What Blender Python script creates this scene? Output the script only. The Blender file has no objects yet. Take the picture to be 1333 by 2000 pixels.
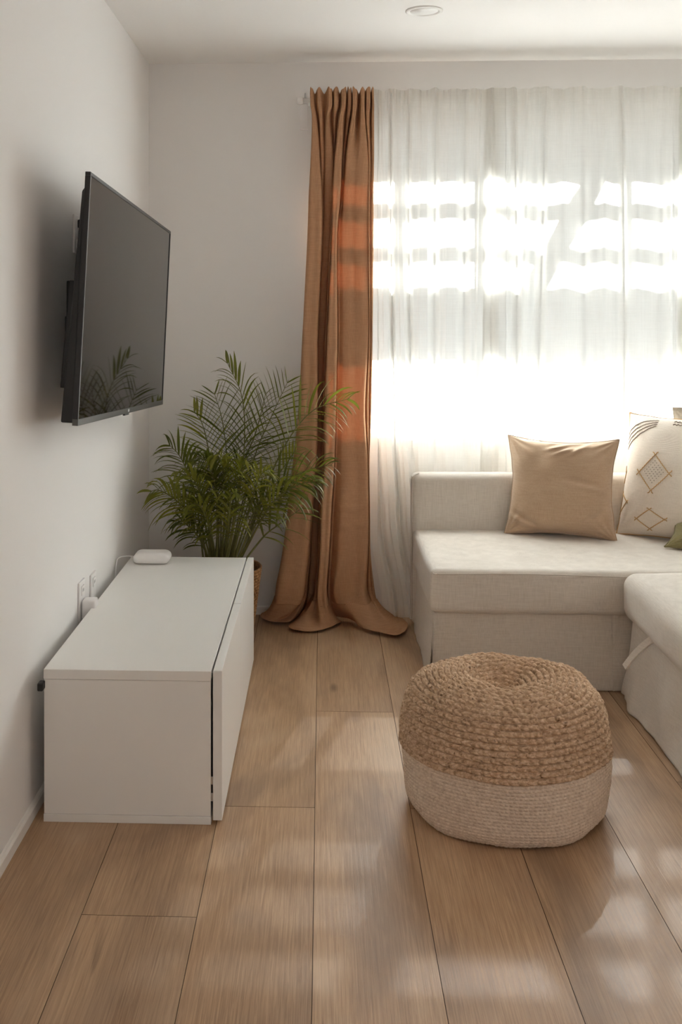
import bpy, bmesh, math, random
import numpy as np
from mathutils import Vector, Matrix, noise
R = math.radians
scene = bpy.context.scene
COL = scene.collection

# ------------------------------------------------------------------ camera
F = 2100.0                      # focal length in px of the 2000 px tall frame
YAW = R(2.3)
CX, CY = 630 - F * math.tan(YAW), 610.0
EYE = Vector((0, 0, 1.25))
cam_d = bpy.data.cameras.new('camera')
cam_d.sensor_fit = 'VERTICAL'; cam_d.sensor_height = 36; cam_d.sensor_width = 24
cam_d.lens = 36 * F / 2000
cam_d.shift_x = (666.5 - CX) / 2000
cam_d.shift_y = -(1000 - CY) / 2000
cam_d.clip_start = 0.05
cam = bpy.data.objects.new('camera', cam_d); COL.objects.link(cam)
cam.location = EYE; cam.rotation_euler = (R(90), 0, YAW)
scene.camera = cam
_f = Vector((-math.sin(YAW), math.cos(YAW), 0)); _r = Vector((math.cos(YAW), math.sin(YAW), 0))
def ray(px, py): return _f + _r * ((px - CX) / F) - Vector((0, 0, 1)) * ((py - CY) / F)
def PY(px, py, Y): d = ray(px, py); return EYE + d * (Y / d.y)
def PZ(px, py, Z): d = ray(px, py); return EYE + d * ((Z - EYE.z) / d.z)
def PX(px, py, X): d = ray(px, py); return EYE + d * (X / d.x)

# ------------------------------------------------------------------ view, world, lights
scene.view_settings.view_transform = 'Standard'
scene.view_settings.look = 'None'
scene.view_settings.gamma = 1
scene.view_settings.use_curve_mapping = False
scene.view_settings.exposure = 1.40
scene.cycles.max_bounces = 14
scene.cycles.diffuse_bounces = 9
scene.cycles.transparent_max_bounces = 24
scene.cycles.sample_clamp_indirect = 8
scene.cycles.use_denoising = True
w = bpy.data.worlds.new('world'); scene.world = w; w.use_nodes = True
bg = w.node_tree.nodes['Background']; bg.inputs[0].default_value = (0.93, 0.96, 1.0, 1); bg.inputs[1].default_value = 0.18
SUN_EL, SUN_AZ = R(36), R(-14)          # azimuth: heading of the light off -Y, towards -X
sd = bpy.data.lights.new('sun', 'SUN'); sd.energy = 40.0; sd.angle = R(0.55); sd.color = (0.965, 0.982, 1.0)
sun = bpy.data.objects.new('sun', sd); COL.objects.link(sun)
SUN_DIR = Vector((math.sin(SUN_AZ) * math.cos(SUN_EL), -math.cos(SUN_AZ) * math.cos(SUN_EL), -math.sin(SUN_EL)))
sun.rotation_euler = SUN_DIR.to_track_quat('-Z', 'Y').to_euler(); sun.location = (1, 8, 5)
def area(name, loc, target, sx, sy, e, color=(1, 1, 1), portal=False):
    d = bpy.data.lights.new(name, 'AREA'); d.shape = 'RECTANGLE'; d.size = sx; d.size_y = sy; d.energy = e; d.color = color
    if portal: d.cycles.is_portal = True
    o = bpy.data.objects.new(name, d); COL.objects.link(o); o.location = loc
    o.rotation_euler = (Vector(target) - Vector(loc)).to_track_quat('-Z', 'Y').to_euler(); return o
# fill lamps added to brighten the room, unseen behind and right of camera
area('rear_fill', (1.0, -4.1, 1.35), (1.0, 3, 1.2), 2.4, 1.6, 9, (1, 0.97, 0.94))
area('side_fill', (2.72, 0.9, 1.45), (0, 1.6, 1.1), 1.8, 1.3, 4, (1, 0.96, 0.92))

# ------------------------------------------------------------------ helpers
def lin(r, g=None, b=None):
    if g is None: g = b = r
    return tuple(((c / 255) / 12.92 if c / 255 <= .04045 else ((c / 255 + .055) / 1.055) ** 2.4) for c in (r, g, b)) + (1,)
def tag(o, label=None, cat=None, group=None, kind=None):
    if label: o['label'] = label
    if cat: o['category'] = cat
    if group: o['group'] = group
    if kind: o['kind'] = kind
    return o
def thing(name, loc, label, cat, group=None):
    o = bpy.data.objects.new(name, None); o.empty_display_size = .05; COL.objects.link(o); o.location = loc
    return tag(o, label, cat, group)
def finish(name, me, m, parent=None, smooth=True, at=None):
    """link a mesh given in world coordinates; parented parts are moved into the parent's space"""
    if m: me.materials.append(m)
    if smooth: me.polygons.foreach_set('use_smooth', [True] * len(me.polygons))
    o = bpy.data.objects.new(name, me); COL.objects.link(o)
    p = Vector((0, 0, 0))
    q = parent
    while q is not None:
        p += q.location; q = q.parent
    if at is not None:
        me.transform(Matrix.Translation(-Vector(at))); o.location = Vector(at) - p
    elif parent: me.transform(Matrix.Translation(-p))
    if parent: o.parent = parent
    return o
def mesh(name, verts, faces, m, parent=None, smooth=True, at=None):
    me = bpy.data.meshes.new(name); me.from_pydata([tuple(v) for v in verts], [], faces); me.update()
    return finish(name, me, m, parent, smooth, at)
def np_mesh(name, verts, faces, m, parent=None, smooth=True, at=None):
    me = bpy.data.meshes.new(name); verts = np.asarray(verts, dtype=np.float32); faces = np.asarray(faces, dtype=np.int32)
    me.vertices.add(len(verts)); me.vertices.foreach_set('co', verts.ravel())
    me.loops.add(faces.size); me.loops.foreach_set('vertex_index', faces.ravel())
    me.polygons.add(len(faces)); me.polygons.foreach_set('loop_start', np.arange(0, faces.size, faces.shape[1], dtype=np.int32))
    me.update(); me.validate()
    return finish(name, me, m, parent, smooth, at)
def grid_faces(nu, nv, wrap=False):
    f = []
    for i in range(nu - (0 if wrap else 1)):
        for j in range(nv - 1):
            a = i * nv + j; b = ((i + 1) % nu) * nv + j; f.append((a, b, b + 1, a + 1))
    return f
def box(name, lo, hi, m, parent=None, bev=0.002, seg=2, at=None):
    bm = bmesh.new(); bmesh.ops.create_cube(bm, size=1)
    lo, hi = Vector(lo), Vector(hi)
    for v in bm.verts: v.co = Vector([(lo[k] + hi[k]) / 2 + v.co[k] * (hi[k] - lo[k]) for k in range(3)])
    if bev: bmesh.ops.bevel(bm, geom=bm.edges[:], offset=bev, segments=seg, affect='EDGES', profile=.5)
    bmesh.ops.recalc_face_normals(bm, faces=bm.faces[:])
    me = bpy.data.meshes.new(name); bm.to_mesh(me); bm.free()
    return finish(name, me, m, parent, False, at)
def hexa(name, P8, m, parent=None, bev=0.001):
    """box from 8 corners: 4 of one face, then the 4 opposite"""
    bm = bmesh.new(); v = [bm.verts.new(p) for p in P8]
    for f in ((0, 1, 2, 3), (7, 6, 5, 4), (0, 4, 5, 1), (1, 5, 6, 2), (2, 6, 7, 3), (3, 7, 4, 0)): bm.faces.new([v[i] for i in f])
    bmesh.ops.recalc_face_normals(bm, faces=bm.faces[:])
    if bev: bmesh.ops.bevel(bm, geom=bm.edges[:], offset=bev, segments=2, affect='EDGES', profile=.5)
    me = bpy.data.meshes.new(name); bm.to_mesh(me); bm.free(); return finish(name, me, m, parent, False)
def soft_box(lo, hi, r, n=20, bulge=(0, 0, 0), wr=0.0, seed=0, wf=4.0):
    """rounded, slightly puffed cushion block: returns verts, faces"""
    lo, hi = Vector(lo), Vector(hi); c = (lo + hi) / 2; h = (hi - lo) / 2
    bm = bmesh.new(); bmesh.ops.create_cube(bm, size=2); bmesh.ops.subdivide_edges(bm, edges=bm.edges[:], cuts=n, use_grid_fill=True)
    for v in bm.verts:
        s = Vector([max(-1, min(1, k)) for k in v.co])
        # denser towards the edges so the rounding is smooth
        s2 = Vector([math.copysign(1 - (1 - abs(k)) ** 1.0, k) for k in s])
        p = Vector([math.sin(s2[k] * math.pi / 2) * h[k] for k in range(3)])
        q = Vector([max(-(h[k] - r), min(h[k] - r, p[k])) for k in range(3)])
        d = p - q
        if d.length > 1e-9:
            # cube-surface -> rounded
            m_ = max(abs(d[0]), abs(d[1]), abs(d[2])); d = d.normalized() * r if m_ > r * .999 else d
        p2 = q + d
        for k in range(3):
            if bulge[k]:
                o1, o2 = [j for j in range(3) if j != k]
                f_ = max(0, 1 - (p2[o1] / h[o1]) ** 2) * max(0, 1 - (p2[o2] / h[o2]) ** 2)
                p2[k] += math.copysign(bulge[k] * f_, p2[k]) if abs(p2[k]) > h[k] * .6 else 0
        if wr:
            nn = noise.noise_vector(p2 * wf + Vector((seed * 7.1, seed * 3.3, 0))) * wr; p2 += nn
        v.co = c + p2
    bmesh.ops.recalc_face_normals(bm, faces=bm.faces[:])
    me = bpy.data.meshes.new('soft'); bm.to_mesh(me); bm.free(); return me
def tube(pts, rad, seg=8, cap=True):
    pts = [Vector(p) for p in pts]; n = len(pts); rads = rad if isinstance(rad, (list, tuple)) else [rad] * n
    V, Fc = [], []; up = Vector((0, 0, 1)); prev = None
    for i, p in enumerate(pts):
        t = (pts[min(i + 1, n - 1)] - pts[max(i - 1, 0)]).normalized()
        if prev is None: a = t.cross(up) if abs(t.dot(up)) < .95 else t.cross(Vector((1, 0, 0)))
        else: a = prev - t * prev.dot(t)
        a.normalize(); prev = a; b = t.cross(a)
        for k in range(seg):
            th = 2 * math.pi * k / seg; V.append(p + (a * math.cos(th) + b * math.sin(th)) * rads[i])
    for i in range(n - 1):
        for k in range(seg):
            k2 = (k + 1) % seg; Fc.append((i * seg + k, i * seg + k2, (i + 1) * seg + k2, (i + 1) * seg + k))
    if cap: Fc.append(tuple(reversed(range(seg)))); Fc.append(tuple((n - 1) * seg + k for k in range(seg)))
    return V, Fc
def join(lst):
    V, Fc = [], []
    for v, f in lst:
        o = len(V); V += v; Fc += [tuple(i + o for i in q) for q in f]
    return V, Fc
def catmull(pts, n):
    """smooth curve through the points, n samples per span"""
    P = [Vector(p) for p in pts]; P = [P[0] * 2 - P[1]] + P + [P[-1] * 2 - P[-2]]; out = []
    for i in range(1, len(P) - 2):
        for k in range(n):
            t = k / n; a, b, c, d = P[i - 1], P[i], P[i + 1], P[i + 2]
            out.append(.5 * ((2 * b) + (c - a) * t + (2 * a - 5 * b + 4 * c - d) * t * t + (-a + 3 * b - 3 * c + d) * t ** 3))
    out.append(P[-2]); return out
def lathe(profile, seg, c, z0=0):
    V, Fc = [], []
    for k in range(seg):
        th = 2 * math.pi * k / seg
        for r_, z_ in profile: V.append(Vector((c[0] + r_ * math.cos(th), c[1] + r_ * math.sin(th), z0 + z_)))
    return V, grid_faces(seg, len(profile), True)

# ------------------------------------------------------------------ materials
class NT:
    def __init__(s, name):
        s.m = bpy.data.materials.new(name); s.m.use_nodes = True; s.t = s.m.node_tree; s.n = s.t.nodes; s.l = s.t.links
        s.b = s.n['Principled BSDF']; s.out = s.n['Material Output']
    def node(s, typ, **kw):
        n = s.n.new(typ)
        for k, v in kw.items():
            if k.startswith('i_'):
                key = k[2:].replace('_', ' ')
                n.inputs[int(key) if key.isdigit() else key].default_value = v
            else: setattr(n, k, v)
        return n
    def link(s, a, b): s.l.new(a, b)
    def coord(s, scale=(1, 1, 1), kind='Object'):
        tc = s.node('ShaderNodeTexCoord'); mp = s.node('ShaderNodeMapping'); mp.inputs['Scale'].default_value = scale
        s.link(tc.outputs[kind], mp.inputs['Vector']); return mp.outputs[0]
    def noise(s, vec, scale, detail=3, rough=.5, dist=0):
        n = s.node('ShaderNodeTexNoise'); n.inputs['Scale'].default_value = scale; n.inputs['Detail'].default_value = detail
        n.inputs['Roughness'].default_value = rough; n.inputs['Distortion'].default_value = dist; s.link(vec, n.inputs['Vector']); return n.outputs['Fac']
    def ramp(s, fac, stops):
        n = s.node('ShaderNodeValToRGB'); e = n.color_ramp.elements
        while len(e) < len(stops): e.new(.5)
        for k, (p, c) in enumerate(stops): e[k].position = p; e[k].color = c if len(c) == 4 else tuple(c) + (1,)
        s.link(fac, n.inputs[0]); return n.outputs[0]
    def mix(s, a, b, fac, mode='MIX'):
        n = s.node('ShaderNodeMix', data_type='RGBA', blend_type=mode)
        for v, i in ((fac, 0), (a, 6), (b, 7)):
            if hasattr(v, 'type') and hasattr(v, 'node'): s.link(v, n.inputs[i])
            else: n.inputs[i].default_value = v
        return n.outputs[2]
    def math(s, op, a, b=0.0):
        n = s.node('ShaderNodeMath', operation=op)
        for v, i in ((a, 0), (b, 1)):
            if hasattr(v, 'node'): s.link(v, n.inputs[i])
            else: n.inputs[i].default_value = v
        return n.outputs[0]
    def bump(s, h, strength, dist=.002, target=None):
        n = s.node('ShaderNodeBump'); n.inputs['Strength'].default_value = strength; n.inputs['Distance'].default_value = dist
        s.link(h, n.inputs['Height']); s.link(n.outputs[0], (target or s.b).inputs['Normal']); return n.outputs[0]
    def set(s, **kw):
        for k, v in kw.items(): s.b.inputs[k.replace('_', ' ')].default_value = v
        return s
def plain(name, col, rough=.5, spec=.5, metal=0, bump=0, bs=200):
    t = NT(name); t.set(Base_Color=col, Roughness=rough, Metallic=metal); t.b.inputs['Specular IOR Level'].default_value = spec
    if bump: t.bump(t.noise(t.coord(), bs, 3), bump, .001)
    return t.m
def weave_h(t, fu, fv, vec=None):
    """height of a plain weave with slubby threads, in object space"""
    v = vec or t.coord()
    sp = t.node('ShaderNodeSeparateXYZ'); t.link(v, sp.inputs[0])
    j = t.noise(v, 30, 2)
    u_ = t.math('ADD', t.math('ADD', sp.outputs[0], sp.outputs[1]), t.math('MULTIPLY', j, .004))
    z_ = t.math('ADD', sp.outputs[2], t.math('MULTIPLY', j, .004))
    a = t.math('SINE', t.math('MULTIPLY', u_, fu)); b = t.math('SINE', t.math('MULTIPLY', z_, fv))
    return t.math('MULTIPLY', a, b)
def slub(t, amount, base, dark):
    """uneven thread colour running both ways"""
    n1 = t.noise(t.coord((22, 22, 620)), 1.0, 2, .55); n2 = t.noise(t.coord((620, 620, 20)), 1.0, 2, .55)
    f = t.math('MULTIPLY', t.math('ADD', n1, n2), .5)
    r_ = t.ramp(f, [(.35, dark), (.62, base)]); return r_
def fabric(name, base, dark, rough=.95, bump=.3, fu=2600, fv=2600):
    t = NT(name); c = slub(t, 1, base, dark); t.link(c, t.b.inputs['Base Color']); t.set(Roughness=rough)
    t.b.inputs['Specular IOR Level'].default_value = .15; t.b.inputs['Sheen Weight'].default_value = .25
    h = t.math('ADD', weave_h(t, fu, fv), t.math('MULTIPLY', t.noise(t.coord(), 18, 4), .7)); t.bump(h, bump, .0012)
    return t.m
def cloth_thin(name, base, dark, transl, transp, tcol, weave=.0):
    t = NT(name); t.n.remove(t.b); c = slub(t, 1, base, dark)
    df = t.node('ShaderNodeBsdfDiffuse'); tr = t.node('ShaderNodeBsdfTranslucent'); tp = t.node('ShaderNodeBsdfTransparent')
    t.link(c, df.inputs[0]); tr.inputs[0].default_value = tcol
    h = t.math('ADD', weave_h(t, 2200, 2200), t.math('MULTIPLY', t.noise(t.coord(), 20, 3), 2)); bp = t.node('ShaderNodeBump'); bp.inputs['Strength'].default_value = .25; bp.inputs['Distance'].default_value = .001
    t.link(h, bp.inputs['Height']); t.link(bp.outputs[0], df.inputs['Normal'])
    if weave:
        n1 = t.noise(t.coord((6, 6, 420)), 1.0, 3, .7); n2 = t.noise(t.coord((420, 420, 5)), 1.0, 3, .7)
        f = t.math('MULTIPLY', t.math('ADD', n1, n2), .5)
        cc = t.ramp(f, [(.36, tuple(k * (1 - weave) for k in tcol[:3]) + (1,)), (.6, tcol)]); t.link(cc, tr.inputs[0])
    m1 = t.node('ShaderNodeMixShader'); m1.inputs[0].default_value = transl; t.link(df.outputs[0], m1.inputs[1]); t.link(tr.outputs[0], m1.inputs[2])
    m2 = t.node('ShaderNodeMixShader'); m2.inputs[0].default_value = transp; t.link(m1.outputs[0], m2.inputs[1]); t.link(tp.outputs[0], m2.inputs[2])
    t.link(m2.outputs[0], t.out.inputs[0]); return t.m

def wall_mat(name, col, b=.06):
    t = NT(name); n = t.noise(t.coord(), 2.0, 2); c = t.mix(tuple(k * .985 for k in col[:3]) + (1,), col, n); t.link(c, t.b.inputs['Base Color'])
    t.set(Roughness=.85); t.b.inputs['Specular IOR Level'].default_value = .2; t.bump(t.noise(t.coord(), 160, 4), b, .001); return t.m
M_WALL = wall_mat('wall_paint', (.80, .785, .772, 1))
M_CEIL = wall_mat('ceiling_paint', (.84, .82, .80, 1))
M_FRAME = plain('grey_window_frame', (.25, .25, .25, 1), .5)
M_TRIM = plain('trim_paint', (.82, .80, .77, 1), .4)
def floor_mat():
    t = NT('oak_planks'); at = t.node('ShaderNodeAttribute', attribute_name='plank')
    tc = t.node('ShaderNodeTexCoord'); cmb = t.node('ShaderNodeCombineXYZ'); t.link(t.math('MULTIPLY', at.outputs['Fac'], 37.0), cmb.inputs[0]); t.link(t.math('MULTIPLY', at.outputs['Fac'], 91.0), cmb.inputs[1])
    vadd = t.node('ShaderNodeVectorMath', operation='ADD'); t.link(tc.outputs['Object'], vadd.inputs[0]); t.link(cmb.outputs[0], vadd.inputs[1])
    def mp(sc):
        m_ = t.node('ShaderNodeMapping'); m_.inputs['Scale'].default_value = sc; t.link(vadd.outputs[0], m_.inputs[0]); return m_.outputs[0]
    broad = t.noise(mp((5.5, .75, 1)), 1.0, 4, .55, .6)
    grain = t.noise(mp((380, 7, 1)), 1.0, 4, .7, .5)
    wv = t.node('ShaderNodeTexWave'); wv.wave_type = 'BANDS'; wv.bands_direction = 'X'; wv.inputs['Scale'].default_value = 1.0
    wv.inputs['Distortion'].default_value = 14.0; wv.inputs['Detail'].default_value = 3; wv.inputs['Detail Scale'].default_value = .5; t.link(mp((22, 1.1, 1)), wv.inputs[0])
    c = t.ramp(broad, [(.28, lin(142, 110, 82)), (.48, lin(184, 150, 116)), (.72, lin(204, 171, 136))])
    c = t.mix(c, t.ramp(grain, [(.38, lin(126, 96, 70)), (.60, lin(206, 174, 140))]), .34)
    c = t.mix(c, lin(108, 78, 58), t.math('MULTIPLY', t.ramp(wv.outputs['Fac'], [(.0, (1, 1, 1)), (.22, (0, 0, 0))]), .14))
    blot = t.noise(mp((2.6, .8, 1)), 1.0, 3, .6, 1.2)
    c = t.mix(c, lin(120, 96, 80), t.math('MULTIPLY', t.ramp(blot, [(.50, (0, 0, 0)), (.66, (1, 1, 1))]), .45))
    c = t.mix(c, lin(206, 180, 152), t.math('MULTIPLY', t.ramp(blot, [(.32, (1, 1, 1)), (.46, (0, 0, 0))]), .30))
    # knots and dark streaks
    vo = t.node('ShaderNodeTexVoronoi'); vo.inputs['Scale'].default_value = 1.0; t.link(mp((4.3, 1.35, 1)), vo.inputs['Vector'])
    kn = t.ramp(vo.outputs['Distance'], [(.0, (1, 1, 1)), (.025, (.9, .9, .9)), (.075, (0, 0, 0))])
    c = t.mix(c, lin(80, 56, 40), t.math('MULTIPLY', kn, .75))
    st = t.ramp(t.noise(mp((34, 1.3, 1)), 1.0, 3, .6, .8), [(.66, (0, 0, 0)), (.76, (1, 1, 1))])
    c = t.mix(c, lin(92, 66, 48), t.math('MULTIPLY', st, .45))
    tone = t.ramp(at.outputs['Fac'], [(0, (.86, .85, .84)), (1, (1.08, 1.08, 1.08))])
    c = t.mix(c, tone, 1.0, 'MULTIPLY'); t.link(c, t.b.inputs['Base Color'])
    t.link(t.math('ADD', t.math('MULTIPLY', grain, .25), .30), t.b.inputs['Roughness']); t.b.inputs['Specular IOR Level'].default_value = .4
    t.bump(t.math('ADD', grain, t.math('MULTIPLY', wv.outputs['Fac'], .35)), .22, .001); return t.m
M_FLOOR = floor_mat()
M_GAP = plain('plank_gap', lin(84, 62, 46), .9)
M_WHITE = plain('white_foil', (.80, .785, .755, 1), .38, .4, bump=.05, bs=500)
M_BLACKGAP = plain('black_fitting', (.01, .01, .01, 1), .5)
M_PLASTIC = plain('white_plastic', (.82, .80, .79, 1), .3)
M_SOFA = fabric('sofa_fabric', lin(222, 214, 204), lin(204, 195, 184), fu=2400, fv=2400)
M_TAN = fabric('tan_velvet', lin(192, 166, 140), lin(176, 150, 124), bump=.15)
M_TAN_D = fabric('tan_piping', lin(120, 96, 74), lin(104, 80, 60), bump=.15)
M_CREAM = fabric('cream_cotton', lin(228, 217, 204), lin(214, 202, 188))
M_GREEN = fabric('olive_linen', lin(142, 132, 92), lin(122, 112, 74))
M_GREY_C = fabric('greige_linen', lin(176, 168, 156), lin(150, 142, 130))
M_THREAD = plain('tan_thread', lin(198, 160, 112), .9, .1, bump=.5, bs=900)
M_THREAD2 = plain('grey_thread', lin(160, 148, 136), .9, .1)
M_TERRA = cloth_thin('terracotta_linen', lin(200, 158, 124), lin(182, 140, 106), .09, 0.0, lin(232, 164, 122))
M_SHEER = cloth_thin('sheer_linen', lin(236, 233, 227), lin(228, 224, 216), .55, .0045, (.93, .925, .91, 1), .10)
M_STEEL = plain('brushed_steel', (.62, .61, .6, 1), .35, metal=1)
M_WHITE_METAL = plain('white_metal', (.8, .79, .77, 1), .35)

# ------------------------------------------------------------------ room shell
XL = PZ(0, 1700, 0).x                 # left wall plane
YB = PX(291, 400, XL).y               # back wall plane
ZC = PX(291, 125, XL).z               # ceiling
XR, YF = 2.8, -4.2
print('ROOM', XL, YB, ZC)
def struct(o): o['kind'] = 'structure'; return o
# floor: real planks with a fine bevel between them
W_PL, L_PL = .2405, 1.83
x0 = PZ(609, 2000, 0).x
joints = {-2: PZ(276, 1789, 0).y, -1: PZ(530, 1576, 0).y, 0: PZ(693, 1390, 0).y, 4: PZ(1318, 1527, 0).y, 1: 2.72, 2: 1.25, 3: 3.66, -3: 3.6, -4: 3.1}
rnd = random.Random(5); bm = bmesh.new(); lay = bm.faces.layers.float.new('plank')
k = math.floor((XL - x0) / W_PL) - 1
while x0 + k * W_PL < XR + .1:
    j0 = joints.get(k, rnd.uniform(0, L_PL)); y = j0 - math.ceil((j0 - YF) / L_PL) * L_PL
    while y < YB + .1:
        a, b = x0 + k * W_PL, x0 + (k + 1) * W_PL; y0, y1 = y, y + L_PL; g, d = .0008, .0010
        a_, b_ = max(a, XL - .05), min(b, XR + .05); y0_, y1_ = max(y0, YF - .05), min(y1, YB + .05)
        if b_ > a_ and y1_ > y0_:
            val = rnd.random()
            o = [bm.verts.new(p) for p in ((a_, y0_, -d), (b_, y0_, -d), (b_, y1_, -d), (a_, y1_, -d))]
            i = [bm.verts.new(p) for p in ((a_ + g, y0_ + g, 0), (b_ - g, y0_ + g, 0), (b_ - g, y1_ - g, 0), (a_ + g, y1_ - g, 0))]
            f = bm.faces.new(i); f[lay] = val
            for q in range(4):
                f = bm.faces.new((o[q], o[(q + 1) % 4], i[(q + 1) % 4], i[q])); f[lay] = val; f.material_index = 1
        y += L_PL
    k += 1
v = [bm.verts.new(p) for p in ((XL - .05, YF - .05, -.05), (XR + .05, YF - .05, -.05), (XR + .05, YB + .05, -.05), (XL - .05, YB + .05, -.05))]
bm.faces.new(v)
me = bpy.data.meshes.new('floor'); bm.to_mesh(me); bm.free()
fl = finish('floor', me, M_FLOOR, smooth=False); me.materials.append(M_GAP); struct(fl)
T = .14
struct(box('wall_left', (XL - T, YF - T, 0), (XL, YB + T, ZC), M_WALL, bev=0))
struct(box('ceiling', (XL - T, YF - T, ZC), (XR + T, YB + T, ZC + .12), M_CEIL, bev=0))
struct(box('wall_right', (XR, YF - T, 0), (XR + T, YB + T, ZC), M_WALL, bev=0))
struct(box('wall_front', (XL - T, YF - T, 0), (XR + T, YF, ZC), M_WALL, bev=0))
# back wall with the window opening
WX0, WX1 = PY(648, 500, YB).x, 2.10
WZ0, WZ1 = PY(900, 812, YB).z, PY(900, 262, YB).z
print('WINDOW', WX0, WX1, WZ0, WZ1)
bm = bmesh.new()
def bmbox(bm, lo, hi):
    r_ = bmesh.ops.create_cube(bm, size=1)['verts']
    for v in r_: v.co = Vector([(lo[k] + hi[k]) / 2 + v.co[k] * (hi[k] - lo[k]) for k in range(3)])
for lo, hi in (((XL - T, YB, 0), (WX0, YB + T, ZC)), ((WX1, YB, 0), (XR + T, YB + T, ZC)), ((WX0, YB, 0), (WX1, YB + T, WZ0)), ((WX0, YB, WZ1), (WX1, YB + T, ZC))): bmbox(bm, lo, hi)
me = bpy.data.meshes.new('wall_back'); bm.to_mesh(me); bm.free(); struct(finish('wall_back', me, M_WALL, smooth=False))
def skirt_board(name, p0, p1, n):
    prof = [(0, 0), (.011, 0), (.011, .026), (.007, .032), (0, .034)]; V = []
    for p in (p0, p1):
        for a, z in prof: V.append(Vector((p[0] + n[0] * a, p[1] + n[1] * a, z)))
    k_ = len(prof); fc = [(i, (i + 1) % k_, k_ + (i + 1) % k_, k_ + i) for i in range(k_)] + [tuple(range(k_)), tuple(range(2 * k_ - 1, k_ - 1, -1))]
    return struct(mesh(name, V, fc, M_TRIM, smooth=False))
skirt_board('baseboard_left', (XL, YF), (XL, YB), (1, 0)); skirt_board('baseboard_back', (XL, YB), (XR, YB), (0, -1)); skirt_board('baseboard_right', (XR, YF), (XR, YB), (-1, 0))
# window: frame, mullions and panes
win = bpy.data.objects.new('window_1', None); COL.objects.link(win); win.location = (WX0, YB + .07, WZ0); struct(win)
fw = .045
mxs = [PY(p, 500, YB + .09).x + .035 for p in (782, 932, 1204)]
for lo, hi in (((WX0, YB + .06, WZ0), (WX1, YB + .12, WZ0 + fw)), ((WX0, YB + .06, WZ1 - fw), (WX1, YB + .12, WZ1)), ((WX0, YB + .06, WZ0 + fw), (WX0 + fw, YB + .12, WZ1 - fw)), ((WX1 - fw, YB + .06, WZ0 + fw), (WX1, YB + .12, WZ1 - fw))):
    box('window_frame', lo, hi, M_FRAME, win, .003)
for k, x in enumerate(mxs): box('mullion', (x - .019, YB + .065, WZ0 + fw), (x + .019, YB + .115, WZ1 - fw), M_FRAME, win, .003)
t = NT('window_glass'); t.n.remove(t.b); tp = t.node('ShaderNodeBsdfTransparent'); gl = t.node('ShaderNodeBsdfGlossy'); gl.inputs['Roughness'].default_value = .01
fr = t.node('ShaderNodeFresnel'); fr.inputs[0].default_value = 1.12; mx = t.node('ShaderNodeMixShader'); t.link(fr.outputs[0], mx.inputs[0]); t.link(tp.outputs[0], mx.inputs[1]); t.link(gl.outputs[0], mx.inputs[2]); t.link(mx.outputs[0], t.out.inputs[0]); tp.inputs[0].default_value = (.96, .98, .97, 1)
M_GLASS = t.m
xs = [WX0 + fw - .017] + mxs + [WX1 - fw + .017]
for a, b in zip([x + .017 for x in xs[:-1]], [x - .017 for x in xs[1:]]): box('pane', (a + .002, YB + .088, WZ0 + fw), (b - .002, YB + .092, WZ1 - fw), M_GLASS, win, 0)
struct(box('trim_1', (WX0 - .01, YB - .022, WZ0 - .022), (WX1 + .01, YB + T + .03, WZ0 + .001), M_FRAME, bev=.002))
area('window_portal', ((WX0 + WX1) / 2, YB + .14, (WZ0 + WZ1) / 2), ((WX0 + WX1) / 2, 0, (WZ0 + WZ1) / 2), WX1 - WX0, WZ1 - WZ0, 1, portal=True)

# ------------------------------------------------------------------ outside: terrace, slatted shade roof, brace
M_OUT = plain('dark_paving', (.028, .028, .026, 1), .9, bump=.2, bs=20)
M_OUTW = plain('painted_timber', (.07, .07, .07, 1), .7, bump=.1, bs=60)
struct(box('ground_outside', (-4, YB + T + .01, -.25), (7, 12, -.1), M_OUT, bev=0))
tanE = math.tan(SUN_EL) / math.cos(SUN_AZ); tanA = math.tan(-SUN_AZ)
Yc = YB - .08
def zsun(py, Y): return PY(1000, py, Yc).z + (Y - Yc) * tanE
sd_ = (Yc, )
def slat(label, py0, py1, Y, th=.03):
    z1, z0 = zsun(py0, Y), zsun(py1, Y)
    o = box('shade_slat', (-1.2, Y - th / 2, z0), (4.6, Y + th / 2, z1), M_OUTW, bev=.004, at=(1.7, Y, z0))
    return tag(o, label, 'slat', 'painted slats of the outdoor shade roof')
slat('painted upper slat outside, highest narrow grey band behind the sheer curtains', 392, 418, 5.30)
slat('painted middle slat outside, second narrow grey band behind the sheer curtains', 478, 502, 5.30)
slat('broad painted board outside, widest grey band across the middle of the sheer curtains', 556, 694, 5.30)
struct(box('trim_2', (-1.4, YB + T, zsun(342, YB + T + .22)), (4.8, YB + T + .22, zsun(342, YB + T + .22) + .9), M_OUTW, bev=0))   # eave over the window
# diagonal brace
p0, p1 = PY(1165, 335, Yc), PY(1030, 575, Yc)
def sunshift(p, Y): return Vector((p.x + (Y - Yc) * tanA, Y, p.z + (Y - Yc) * tanE))
a, b = sunshift(p0, 5.36), sunshift(p1, 5.36); dr = (b - a).normalized(); sd2 = dr.cross(Vector((0, 1, 0))) * .046; e = Vector((0, .03, 0))
a -= dr * .25
o = hexa('diagonal_brace', [a - sd2, a + sd2, b + sd2, b - sd2, a - sd2 + e, a + sd2 + e, b + sd2 + e, b - sd2 + e], M_OUTW)
tag(o, 'slanting timber brace outside, diagonal grey streak behind the sheer curtains', 'brace')

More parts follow.
